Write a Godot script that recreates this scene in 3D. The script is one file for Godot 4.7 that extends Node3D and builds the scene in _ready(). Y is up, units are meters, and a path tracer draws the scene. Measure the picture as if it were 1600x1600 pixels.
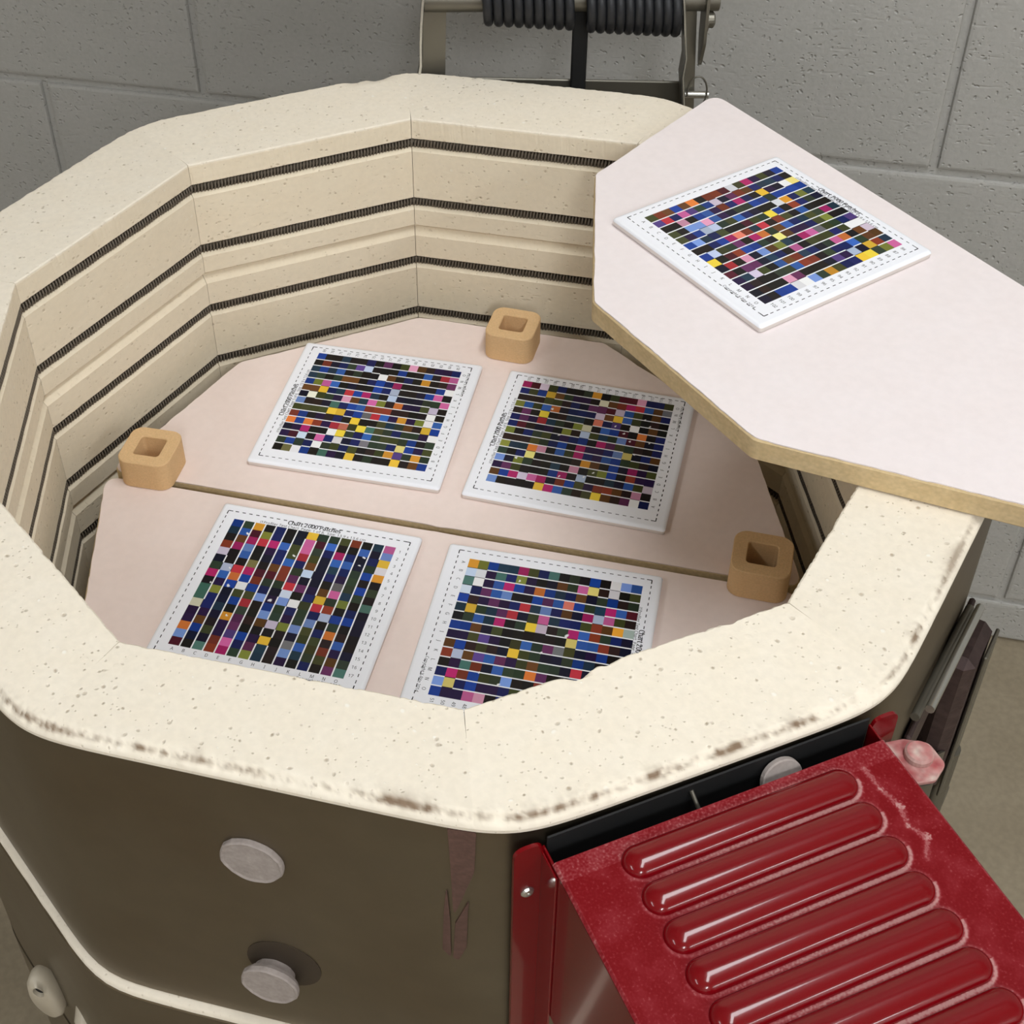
extends Node3D
# An open ten-sided electric kiln seen from above: glazed test-chart tiles on kiln shelves inside and on the rim.

const FLOOR_Y := -0.90
const CEIL_Y := 1.80
const SHELF_Y := -0.172          # top of the two half shelves inside the kiln
const R_IN := 0.2977             # inner corner radius of the decagon
const PHASE := 56.48             # angle of one inner corner, degrees
const OUT_C := Vector3(-0.0005, 0, -0.0145)   # origin of the measurements for fittings on the jacket
const WALL_T := Vector3(0.9659258, 0, 0.2588190)
const WALL_N := Vector3(-0.2588190, 0, 0.9659258)
const WALL_D := 0.67

var taken := {}
var rng := RandomNumberGenerator.new()
var nz := FastNoiseLite.new()
var M := {}

# ------------------------------------------------------------------ helpers
func numbered(called: String) -> String:
	if not taken.has(called):
		taken[called] = 0
		return called
	taken[called] += 1
	return "%s_%03d" % [called, taken[called]]

func thing(called: String, label: String, category: String, at := Vector3.ZERO, turn := 0.0, group := "") -> Node3D:
	var o := Node3D.new()
	o.name = numbered(called)
	add_child(o)
	o.position = at
	o.rotation.y = turn
	o.set_meta("label", label)
	o.set_meta("category", category)
	if group != "":
		o.set_meta("group", group)
	return o

func part(mesh: Mesh, called: String, m: Material, parent: Node3D, label := "") -> MeshInstance3D:
	var o := MeshInstance3D.new()
	o.mesh = mesh
	o.name = called
	o.material_override = m
	o.cast_shadow = GeometryInstance3D.SHADOW_CASTING_SETTING_ON
	if label != "":
		o.set_meta("label", label)
	parent.add_child(o, true)
	return o

func struct(mesh: Mesh, called: String, m: Material) -> MeshInstance3D:
	var o := part(mesh, called, m, self)
	o.set_meta("kind", "structure")
	return o

func dirv(deg: float) -> Vector3:
	var a := deg_to_rad(deg)
	return Vector3(cos(a), 0, -sin(a))

func begin() -> SurfaceTool:
	var st := SurfaceTool.new()
	st.begin(Mesh.PRIMITIVE_TRIANGLES)
	return st

func done(st: SurfaceTool) -> ArrayMesh:
	st.generate_normals()
	return st.commit()

func flat(st: SurfaceTool) -> void:
	st.set_smooth_group(-1)

func quad(st: SurfaceTool, a: Vector3, b: Vector3, c: Vector3, d: Vector3) -> void:
	for v in [a, b, c, a, c, d]:
		st.add_vertex(v)

# grid of points rows[i][j]; closed_j joins the last column to the first
func sheet(st: SurfaceTool, rows: Array, closed_j := false, closed_i := false) -> void:
	var ni := rows.size()
	for i in (ni if closed_i else ni - 1):
		var r0: Array = rows[i]
		var r1: Array = rows[(i + 1) % ni]
		var nj := r0.size()
		for j in (nj if closed_j else nj - 1):
			quad(st, r0[j], r0[(j + 1) % nj], r1[(j + 1) % nj], r1[j])

# box with chamfered edges
func cbox(st: SurfaceTool, c: Vector3, size: Vector3, b := 0.001, basis := Basis.IDENTITY) -> void:
	flat(st)
	var h := size / 2.0
	b = min(b, min(h.x, min(h.y, h.z)) * 0.9)
	var f := func(x: float, y: float, z: float) -> Vector3: return c + basis * Vector3(x, y, z)
	for s: float in [-1.0, 1.0]:
		var q1 := [f.call(s * h.x, -h.y + b, -h.z + b), f.call(s * h.x, h.y - b, -h.z + b), f.call(s * h.x, h.y - b, h.z - b), f.call(s * h.x, -h.y + b, h.z - b)]
		var q2 := [f.call(-h.x + b, s * h.y, -h.z + b), f.call(-h.x + b, s * h.y, h.z - b), f.call(h.x - b, s * h.y, h.z - b), f.call(h.x - b, s * h.y, -h.z + b)]
		var q3 := [f.call(-h.x + b, -h.y + b, s * h.z), f.call(h.x - b, -h.y + b, s * h.z), f.call(h.x - b, h.y - b, s * h.z), f.call(-h.x + b, h.y - b, s * h.z)]
		for q: Array in [q1, q2, q3]:
			if s > 0: quad(st, q[3], q[2], q[1], q[0])
			else: quad(st, q[0], q[1], q[2], q[3])
		for s2: float in [-1.0, 1.0]:
			quad(st, f.call(s * h.x, s2 * (h.y - b), -h.z + b), f.call(s * (h.x - b), s2 * h.y, -h.z + b), f.call(s * (h.x - b), s2 * h.y, h.z - b), f.call(s * h.x, s2 * (h.y - b), h.z - b))
			quad(st, f.call(s * h.x, -h.y + b, s2 * (h.z - b)), f.call(s * (h.x - b), -h.y + b, s2 * h.z), f.call(s * (h.x - b), h.y - b, s2 * h.z), f.call(s * h.x, h.y - b, s2 * (h.z - b)))
			quad(st, f.call(-h.x + b, s * h.y, s2 * (h.z - b)), f.call(-h.x + b, s * (h.y - b), s2 * h.z), f.call(h.x - b, s * (h.y - b), s2 * h.z), f.call(h.x - b, s * h.y, s2 * (h.z - b)))
			for s3: float in [-1.0, 1.0]:
				for v: Vector3 in [f.call(s * h.x, s2 * (h.y - b), s3 * (h.z - b)), f.call(s * (h.x - b), s2 * h.y, s3 * (h.z - b)), f.call(s * (h.x - b), s2 * (h.y - b), s3 * h.z)]:
					st.add_vertex(v)

func box_mesh(c: Vector3, size: Vector3, b := 0.001, basis := Basis.IDENTITY) -> ArrayMesh:
	var st := begin()
	cbox(st, c, size, b, basis)
	return done(st)

# round the corners of a polygon
func round_poly(pts: PackedVector2Array, r: float, n := 5) -> PackedVector2Array:
	var out := PackedVector2Array()
	var c := pts.size()
	for i in c:
		var p := pts[i]
		var a := (pts[(i + c - 1) % c] - p)
		var b := (pts[(i + 1) % c] - p)
		var half := absf(a.angle_to(b)) / 2.0
		var d := minf(r / tan(half), minf(a.length(), b.length()) * 0.45)
		var p0 := p + a.normalized() * d
		var p1 := p + b.normalized() * d
		for k in n + 1:
			var t := float(k) / n
			out.append(p0.lerp(p, t).lerp(p.lerp(p1, t), t))
	return out

# prism over a polygon in the x z plane (Vector2 = x, z) with chamfered top and bottom edges
func prism(st: SurfaceTool, poly: PackedVector2Array, y0: float, y1: float, b := 0.0008) -> void:
	flat(st)
	var inset := Geometry2D.offset_polygon(poly, -b)
	var small: PackedVector2Array = inset[0] if inset.size() > 0 and inset[0].size() == poly.size() else PackedVector2Array()
	if small.is_empty():
		var cen := Vector2.ZERO
		for p in poly: cen += p / poly.size()
		for p in poly: small.append(p + (cen - p).normalized() * b)
	else:
		# same starting corner as the source
		var best := 0
		for i in small.size():
			if small[i].distance_squared_to(poly[0]) < small[best].distance_squared_to(poly[0]): best = i
		var turned := PackedVector2Array()
		for i in small.size(): turned.append(small[(best + i) % small.size()])
		if turned[1].distance_to(poly[1]) > b * 6.0:
			turned = PackedVector2Array()
			for i in small.size(): turned.append(small[(best - i + small.size()) % small.size()])
		small = turned
	var n := poly.size()
	var at := func(p: Vector2, y: float) -> Vector3: return Vector3(p.x, y, p.y)
	for i in n:
		var j := (i + 1) % n
		quad(st, at.call(small[i], y1), at.call(small[j], y1), at.call(poly[j], y1 - b), at.call(poly[i], y1 - b))
		quad(st, at.call(poly[i], y1 - b), at.call(poly[j], y1 - b), at.call(poly[j], y0 + b), at.call(poly[i], y0 + b))
		quad(st, at.call(poly[i], y0 + b), at.call(poly[j], y0 + b), at.call(small[j], y0), at.call(small[i], y0))
	var tri := Geometry2D.triangulate_polygon(small)
	for k in range(0, tri.size(), 3):
		for m in 3: st.add_vertex(at.call(small[tri[k + m]], y1))
		for m in 3: st.add_vertex(at.call(small[tri[k + 2 - m]], y0))

# tube along points, closed ends
func tube(st: SurfaceTool, pts: Array, r: float, sides := 8) -> void:
	st.set_smooth_group(1)
	var rows := []
	var up := Vector3.UP
	for i in pts.size():
		var a: Vector3 = pts[max(i - 1, 0)]
		var b: Vector3 = pts[min(i + 1, pts.size() - 1)]
		var d := (b - a).normalized()
		if absf(d.dot(up)) > 0.95: up = Vector3.RIGHT
		var x := up.cross(d).normalized()
		up = d.cross(x).normalized()
		var row := []
		for s in sides:
			var t := TAU * s / sides
			row.append(pts[i] + (x * cos(t) + up * sin(t)) * r)
		rows.append(row)
	sheet(st, rows, true)
	flat(st)
	for e in [0, pts.size() - 1]:
		for s in sides:
			st.add_vertex(pts[e])
			st.add_vertex(rows[e][s])
			st.add_vertex(rows[e][(s + 1) % sides])

# turn a profile (Vector2 = radius, height) about an axis from point c along axis
func lathe(st: SurfaceTool, c: Vector3, axis: Vector3, prof: Array, n := 28, wobble := 0.0) -> void:
	var ax := axis.normalized()
	var x := ax.cross(Vector3.UP if absf(ax.y) < 0.9 else Vector3.RIGHT).normalized()
	var z := ax.cross(x)
	var rows := []
	for p: Vector2 in prof:
		var row := []
		for s in n:
			var t := TAU * s / n
			var rr := p.x * (1.0 + wobble * nz.get_noise_3d(cos(t) * 40.0, p.y * 900.0, sin(t) * 40.0))
			row.append(c + ax * p.y + (x * cos(t) + z * sin(t)) * rr)
		rows.append(row)
	for i in rows.size() - 1:
		flat(st)
		sheet(st, [rows[i], rows[i + 1]], true)

# ------------------------------------------------------------------ textures and materials
func noise_image(size: int, freq: float, seed_: int, octaves := 3) -> Image:
	var f := FastNoiseLite.new()
	f.seed = seed_
	f.frequency = freq
	f.fractal_octaves = octaves
	f.noise_type = FastNoiseLite.TYPE_SIMPLEX_SMOOTH
	return f.get_seamless_image(size, size)

func blob(img: Image, x: float, y: float, rx: float, ry: float, turn: float, c: Color, power: float) -> void:
	var w := img.get_width()
	var h := img.get_height()
	var m := int(ceil(max(rx, ry))) + 1
	var cs := cos(turn)
	var sn := sin(turn)
	for j in range(-m, m + 1):
		for i in range(-m, m + 1):
			var u := (i * cs + j * sn) / rx
			var v := (-i * sn + j * cs) / ry
			var d := u * u + v * v
			if d < 1.0:
				var px := posmod(int(x) + i, w)
				var py := posmod(int(y) + j, h)
				img.set_pixel(px, py, img.get_pixel(px, py).lerp(c, power * (1.0 - d * d)))

# grain: base colour with fine and coarse variation, as an sRGB image
func grain(size: int, base: Color, tint: Color, f1: float, f2: float, a1: float, a2: float, seed_: int) -> Image:
	var fine := noise_image(size, f1, seed_, 3)
	var coarse := noise_image(size, f2, seed_ + 7, 3)
	var img := Image.create(size, size, false, Image.FORMAT_RGB8)
	for y in size:
		for x in size:
			var a := fine.get_pixel(x, y).r - 0.5
			var b := coarse.get_pixel(x, y).r
			var c := base.lerp(tint, clampf(b * a2, 0, 1))
			var k := 1.0 + a * a1
			img.set_pixel(x, y, Color(c.r * k, c.g * k, c.b * k))
	return img

func grey(size: int, f1: float, amp: float, seed_: int) -> Image:
	var n := noise_image(size, f1, seed_, 4)
	var img := Image.create(size, size, false, Image.FORMAT_RGB8)
	for y in size:
		for x in size:
			var v := 0.6 + (n.get_pixel(x, y).r - 0.5) * amp
			img.set_pixel(x, y, Color(v, v, v))
	return img

func tex(img: Image) -> ImageTexture:
	img.generate_mipmaps()
	return ImageTexture.create_from_image(img)

func plain(c: Color, rough := 0.8, metal := 0.0) -> StandardMaterial3D:
	var m := StandardMaterial3D.new()
	m.albedo_color = c
	m.roughness = rough
	m.metallic = metal
	return m

func surfaced(albedo: Image, relief: Image, size_m: float, relief_mm: float, rough: float, metal := 0.0) -> StandardMaterial3D:
	var m := StandardMaterial3D.new()
	m.roughness = rough
	m.metallic = metal
	if albedo: m.albedo_texture = tex(albedo)
	if relief:
		m.heightmap_enabled = true
		m.heightmap_texture = tex(relief)
		m.heightmap_scale = relief_mm * 0.1
	m.uv1_triplanar = true
	m.uv1_world_triplanar = true
	m.uv1_scale = Vector3.ONE / size_m
	return m

func make_materials() -> void:
	# soft insulating firebrick: cream, fine pores, a few dark and pale grains
	var a := grain(640, Color(0.94, 0.902, 0.838), Color(0.932, 0.888, 0.815), 0.05, 0.010, 0.035, 0.8, 11)
	var h := grey(640, 0.06, 0.10, 5)
	for i in 900:
		var x := rng.randf() * 640
		var y := rng.randf() * 640
		var big := rng.randf()
		var r := 0.9 + 2.6 * pow(big, 5.0)
		var t := rng.randf() * PI
		var e := rng.randf_range(0.5, 1.0)
		if i % 4 == 3:
			blob(h, x, y, r * 2.2, r * e * 2.2, t, Color(0.85, 0.85, 0.85), 0.5)
			if i % 3 == 0: blob(a, x, y, r * 1.5, r * e * 1.5, t, Color(0.97, 0.955, 0.92), 0.7)
		else:
			blob(h, x, y, r * 1.4, r * e * 1.4, t, Color(0.05, 0.05, 0.05), 0.85)
			blob(a, x, y, r, r * e, t, Color(0.62, 0.55, 0.46), rng.randf_range(0.15, 0.75))
	M.brick = surfaced(a, h, 0.21, 1.1, 0.95)
	M.brick.vertex_color_use_as_albedo = true
	# painted concrete block: grey with pits
	a = grain(640, Color(0.695, 0.685, 0.67), Color(0.675, 0.67, 0.65), 0.08, 0.01, 0.05, 0.8, 21)
	h = grey(640, 0.08, 0.20, 31)
	for i in 1700:
		var x := rng.randf() * 640
		var y := rng.randf() * 640
		var r := 0.8 + 1.8 * pow(rng.randf(), 3.0)
		var t := rng.randf() * PI
		blob(h, x, y, r * rng.randf_range(1.0, 2.2), r, t, Color(0.0, 0.0, 0.0), 0.9)
	M.block = surfaced(a, h, 0.36, 2.2, 0.62)
	# kiln wash: pinkish white coat on the shelves
	M.wash = surfaced(grain(512, Color(0.93, 0.893, 0.895), Color(0.922, 0.88, 0.878), 0.05, 0.012, 0.02, 0.8, 41), grey(256, 0.06, 0.2, 42), 0.25, 0.25, 0.85)
	M.wash_bounce = surfaced(grain(512, Color(0.94, 0.872, 0.845), Color(0.93, 0.855, 0.825), 0.05, 0.012, 0.02, 0.8, 47), grey(256, 0.06, 0.2, 48), 0.25, 0.25, 0.85)  # inside shelves: same wash, warm bounce from the brick mixed into its colour
	M.shelf = surfaced(grain(256, Color(0.82, 0.73, 0.57), Color(0.77, 0.67, 0.50), 0.10, 0.03, 0.14, 0.8, 43), grey(256, 0.1, 0.3, 44), 0.10, 0.5, 0.9)
	M.post = surfaced(grain(256, Color(0.87, 0.725, 0.54), Color(0.85, 0.70, 0.51), 0.12, 0.03, 0.09, 0.8, 45), grey(256, 0.12, 0.25, 46), 0.06, 0.25, 0.9)
	M.glaze = plain(Color(0.955, 0.96, 0.985), 0.16)
	M.glaze.metallic_specular = 0.35
	M.bisque = plain(Color(0.90, 0.87, 0.85), 0.8)
	M.ink = plain(Color(0.10, 0.10, 0.12), 0.35)
	M.coil = plain(Color(0.42, 0.38, 0.33), 0.6)
	# stainless jacket, dulled by heat
	M.steel = surfaced(grain(512, Color(0.50, 0.47, 0.41), Color(0.45, 0.40, 0.33), 0.03, 0.006, 0.05, 0.9, 51), null, 0.45, 0.0, 0.40, 0.92)
	M.zinc = plain(Color(0.47, 0.455, 0.415), 0.40, 0.7)
	M.bright_metal = plain(Color(0.80, 0.80, 0.78), 0.25, 0.9)
	M.spring = plain(Color(0.15, 0.155, 0.17), 0.42, 0.2)
	M.black = plain(Color(0.06, 0.06, 0.065), 0.7)
	M.rust_steel = surfaced(grain(256, Color(0.26, 0.20, 0.20), Color(0.36, 0.30, 0.29), 0.05, 0.02, 0.2, 0.9, 61), grey(256, 0.08, 0.3, 62), 0.08, 0.4, 0.5, 0.5)
	M.dark_metal = plain(Color(0.33, 0.29, 0.25), 0.6, 0.7)  # darker brown metal for the disc at the lower peephole
	M.brown_reflection = surfaced(grain(256, Color(0.40, 0.29, 0.26), Color(0.32, 0.23, 0.20), 0.06, 0.02, 0.2, 0.9, 66), null, 0.05, 0.0, 0.6)  # colour of the reflection modelled on the jacket
	M.ceramic = surfaced(grain(256, Color(0.66, 0.62, 0.60), Color(0.58, 0.54, 0.52), 0.06, 0.02, 0.12, 0.9, 71), grey(256, 0.09, 0.35, 72), 0.06, 0.6, 0.85)
	M.porcelain = plain(Color(0.74, 0.70, 0.63), 0.4)
	M.red = plain(Color(0.45, 0.015, 0.05), 0.22)
	M.red.metallic_specular = 0.3
	M.red.clearcoat_enabled = true
	M.red.clearcoat = 0.5
	M.red.clearcoat_roughness = 0.07
	M.dusty_red = surfaced(grain(256, Color(0.62, 0.25, 0.26), Color(0.78, 0.70, 0.66), 0.05, 0.015, 0.15, 1.3, 81), null, 0.06, 0.0, 0.7)
	M.floor = surfaced(grain(512, Color(0.61, 0.56, 0.475), Color(0.57, 0.52, 0.435), 0.09, 0.008, 0.10, 0.9, 91), grey(256, 0.05, 0.15, 92), 0.5, 0.5, 0.55)
	M.plaster = plain(Color(0.86, 0.85, 0.83), 0.85)
	M.ceiling = plain(Color(0.91, 0.905, 0.89), 0.9)

# ------------------------------------------------------------------ kiln geometry
# distance from the kiln axis to the outer outline: ten slightly unequal sides with rounded corners
const SIDES := [0.3695, 0.3705, 0.3670, 0.3600, 0.3490, 0.3440, 0.3545, 0.3500, 0.3560, 0.3630]
func outline(deg: float) -> float:
	var sum := 0.0
	for i in 10:
		var c := cos(deg_to_rad(deg - (PHASE + 18.0 + 36.0 * i)))
		if c > 0.6: sum += pow(c * 0.36 / SIDES[i], 52.0)
	return 0.36 * pow(sum, -1.0 / 52.0)

func inner_pt(deg: float, extra := 0.0) -> Vector3:
	var d := fposmod(deg - (PHASE + 18.0) + 18.0, 36.0) - 18.0
	return dirv(deg) * ((R_IN * cos(deg_to_rad(18.0)) + extra) / cos(deg_to_rad(d)))

func outer_pt(deg: float, extra := 0.0) -> Vector3:
	return dirv(deg) * (outline(deg) + extra)

# one wall brick on side k. prof = [[where, y], ...]: where >= 0 measures from the inner face, where < 0 back from the outer face
func brick(k: int, prof: Array, cols: int, top: bool, tone: float) -> ArrayMesh:
	var st := begin()
	var a0 := PHASE + 36.0 * k
	var rows := []
	var tint := []
	for i in cols + 1:
		var p0 := dirv(a0) * R_IN
		var p1 := dirv(a0 + 36.0) * R_IN
		var row := []
		var colr := []
		for j in prof.size():
			var w: float = prof[j][0]
			var y: float = prof[j][1]
			# the joint to the next brick is open at the chamber and closed by cement further out
			var gap := 0.0011 if not top or y < -0.0088 else 0.0013 * (clampf(1.0 - w / 0.016, 0.0, 1.0) if w >= 0.0 else 0.0)
			var t := lerpf(gap, 1.0 - gap, float(i) / cols)
			var I := p0.lerp(p1, t)
			var deg := rad_to_deg(atan2(-I.z, I.x))
			var O := outer_pt(deg)
			var d := (O - I).normalized()
			var p := (I + d * w) if w >= 0.0 else (O + d * w)
			p.y = y
			var c := Color(tone, tone, tone)
			if top:
				var n1 := nz.get_noise_3d(p.x * 5200.0, 0.0, p.z * 5200.0)
				var n2 := nz.get_noise_3d(p.x * 1700.0, 50.0, p.z * 1700.0)
				if w >= 0.0 and w < 0.003 and y > -0.008:
					# crumbled inner edge
					var chip: float = maxf(0.0, n1) * 0.0008 + maxf(0.0, n2 - 0.15) * 0.0022
					if k == 6: chip += 0.0042 * exp(-pow((t - 0.335) / 0.04, 2.0)) + 0.0016 * exp(-pow((t - 0.43) / 0.03, 2.0)) + 0.0022 * maxf(0.0, n2 + 0.3) * exp(-pow((t - 0.80) / 0.14, 2.0))
					if k in [4, 5, 6, 7]: chip -= 0.0018
					p += d * chip
					p.y -= maxf(chip, 0.0) * 0.5
				elif w < 0.0 and y > -0.0090:
					var e := -w
					# worn outer edge; the front sides are crumbled along a ragged line
					var back := clampf(sin(deg_to_rad(deg)) * 3.0, 0.0, 1.0)
					var rough := clampf(1.0 - absf(e - 0.0045) / 0.005, 0.0, 1.0) * (1.0 - 0.8 * back)
					p.y += (n1 * 0.0011 + n2 * 0.0016) * rough
					p += d * (n1 * 0.0005 + n2 * 0.0009) * (1.0 if e > 0.0012 else 0.15)
					if k == 1 or k == 0:
						var gouge := exp(-pow((deg - 96.3) / 1.7, 2.0)) + 0.5 * exp(-pow((deg - 99.4) / 1.0, 2.0))
						p.y -= gouge * 0.0065 * clampf(1.0 - e / 0.016, 0.0, 1.0)
					# brown grime caught in the crumbled step of the front sides
					var front := clampf(-sin(deg_to_rad(deg)) * 2.0 - 0.5, 0.0, 1.0)
					var wide := nz.get_noise_3d(p.x * 420.0, 9.0, p.z * 420.0)
					var mid := 0.0040 + n2 * 0.0009
					var line := exp(-pow((e - mid) / (0.0013 + 0.0012 * maxf(0.0, wide)), 2.0))
					var patchy := clampf(0.46 + wide * 1.5 + n2 * 0.8 + n1 * 0.9, 0.0, 1.0)
					var halo := exp(-pow((e - 0.0065) / 0.0040, 2.0)) * clampf(wide * 1.2 + n1 * 0.7 + n2 * 0.4, 0.0, 1.0) * 0.35
					c = c.lerp(Color(0.20, 0.125, 0.075), clampf(line * patchy + halo, 0.0, 1.0) * front * 0.9)
				else:
					p.y += n2 * 0.0002
				# bare brick inside is yellower than the coated rim
				if w >= 0.0 and w < 0.0145 and y < -0.0015: c = Color(tone, tone * 0.965, tone * 0.885)
			else:
				p += d * nz.get_noise_3d(p.x * 1500.0, y * 1500.0, p.z * 1500.0) * 0.0003
				if w >= 0.0 and w < 0.0145: c = Color(tone, tone * 0.965, tone * 0.885)
			row.append(p)
			colr.append(c)
		rows.append(row)
		tint.append(colr)
	var nj := prof.size()
	for i in cols:
		for j in nj:
			var j2 := (j + 1) % nj
			st.set_smooth_group(1 if top and (prof[j].size() > 2) else -1)
			for q in [[i, j], [i, j2], [i + 1, j2], [i, j], [i + 1, j2], [i + 1, j]]:
				st.set_color(tint[q[0]][q[1]])
				st.add_vertex(rows[q[0]][q[1]])
	flat(st)
	for e in [0, cols]:
		var mid := Vector3.ZERO
		for v: Vector3 in rows[e]: mid += v / nj
		for j in nj:
			st.set_color(Color.WHITE)
			for v: Vector3 in [mid, rows[e][j], rows[e][(j + 1) % nj]]: st.add_vertex(v)
	return done(st)

func groove(g: float) -> Array:
	return [[0.0, g], [0.002, g - 0.0002], [0.012, g + 0.0008], [0.0135, g - 0.004], [0.012, g - 0.0100], [0.0028, g - 0.0090], [0.0, g - 0.0122]]

func coil(g: float, seed_: int) -> ArrayMesh:
	var r := RandomNumberGenerator.new()
	r.seed = seed_
	var verts := PackedVector3Array()
	var norms := PackedVector3Array()
	var idx := PackedInt32Array()
	var rc := 0.0040
	var rw := 0.00095
	var pitch := 0.0027
	var steps := 8
	var sides := 4
	var ring := 0
	for k in 10:
		var a := inner_pt(PHASE + 36.0 * k, 0.0044)
		var b := inner_pt(PHASE + 36.0 * (k + 1), 0.0044)
		var T := (b - a).normalized()
		var e1 := dirv(PHASE + 36.0 * k + 18.0)
		var turns := int((b - a).length() / pitch)
		for i in turns * steps:
			var s := float(i) / (turns * steps)
			var th := TAU * float(i % steps) / steps
			var n := e1 * cos(th) + Vector3.UP * sin(th)
			var sag := 0.0003 * sin(s * 37.0 + k * 3.0 + seed_)
			var c := a.lerp(b, s) + n * rc + Vector3.UP * (g - 0.0051 + sag)
			for q in sides:
				var ps := TAU * q / sides
				var m := n * cos(ps) + T * sin(ps)
				verts.append(c + m * rw)
				norms.append(m)
			if ring > 0:
				for q in sides:
					var A := (ring - 1) * sides + q
					var B := (ring - 1) * sides + (q + 1) % sides
					var C := ring * sides + (q + 1) % sides
					var D := ring * sides + q
					idx.append_array(PackedInt32Array([A, C, B, A, D, C]))
			ring += 1
	var arr := []
	arr.resize(Mesh.ARRAY_MAX)
	arr[Mesh.ARRAY_VERTEX] = verts
	arr[Mesh.ARRAY_NORMAL] = norms
	arr[Mesh.ARRAY_INDEX] = idx
	var am := ArrayMesh.new()
	am.add_surface_from_arrays(Mesh.PRIMITIVE_TRIANGLES, arr)
	return am

func band(y1: float, y0: float, extra: float, thick := 0.0012) -> ArrayMesh:
	var st := begin()
	var rows := [[], [], [], []]
	for i in 240:
		var deg := 360.0 * i / 240.0
		rows[0].append(outer_pt(deg, extra - thick) + Vector3.UP * y1)
		rows[1].append(outer_pt(deg, extra) + Vector3.UP * y1)
		rows[2].append(outer_pt(deg, extra) + Vector3.UP * y0)
		rows[3].append(outer_pt(deg, extra - thick) + Vector3.UP * y0)
	for q in 4:
		st.set_smooth_group(q)
		sheet(st, [rows[q], rows[(q + 1) % 4]], true)
	return done(st)

func plug(c: Vector3, n: Vector3, r: float, stem: float, m: Material, parent: Node3D, called: String, label := "") -> MeshInstance3D:
	var st := begin()
	lathe(st, c, n, [Vector2(r * 0.62, -stem), Vector2(r * 0.78, -0.006), Vector2(r * 0.93, -0.0052), Vector2(r * 1.0, -0.003), Vector2(r * 0.99, -0.0008), Vector2(r * 0.94, 0.0), Vector2(r * 0.86, -0.0006), Vector2(r * 0.4, -0.0004), Vector2(0.0001, -0.0002)], 32, 0.05)
	return part(done(st), called, m, parent, label)

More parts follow.
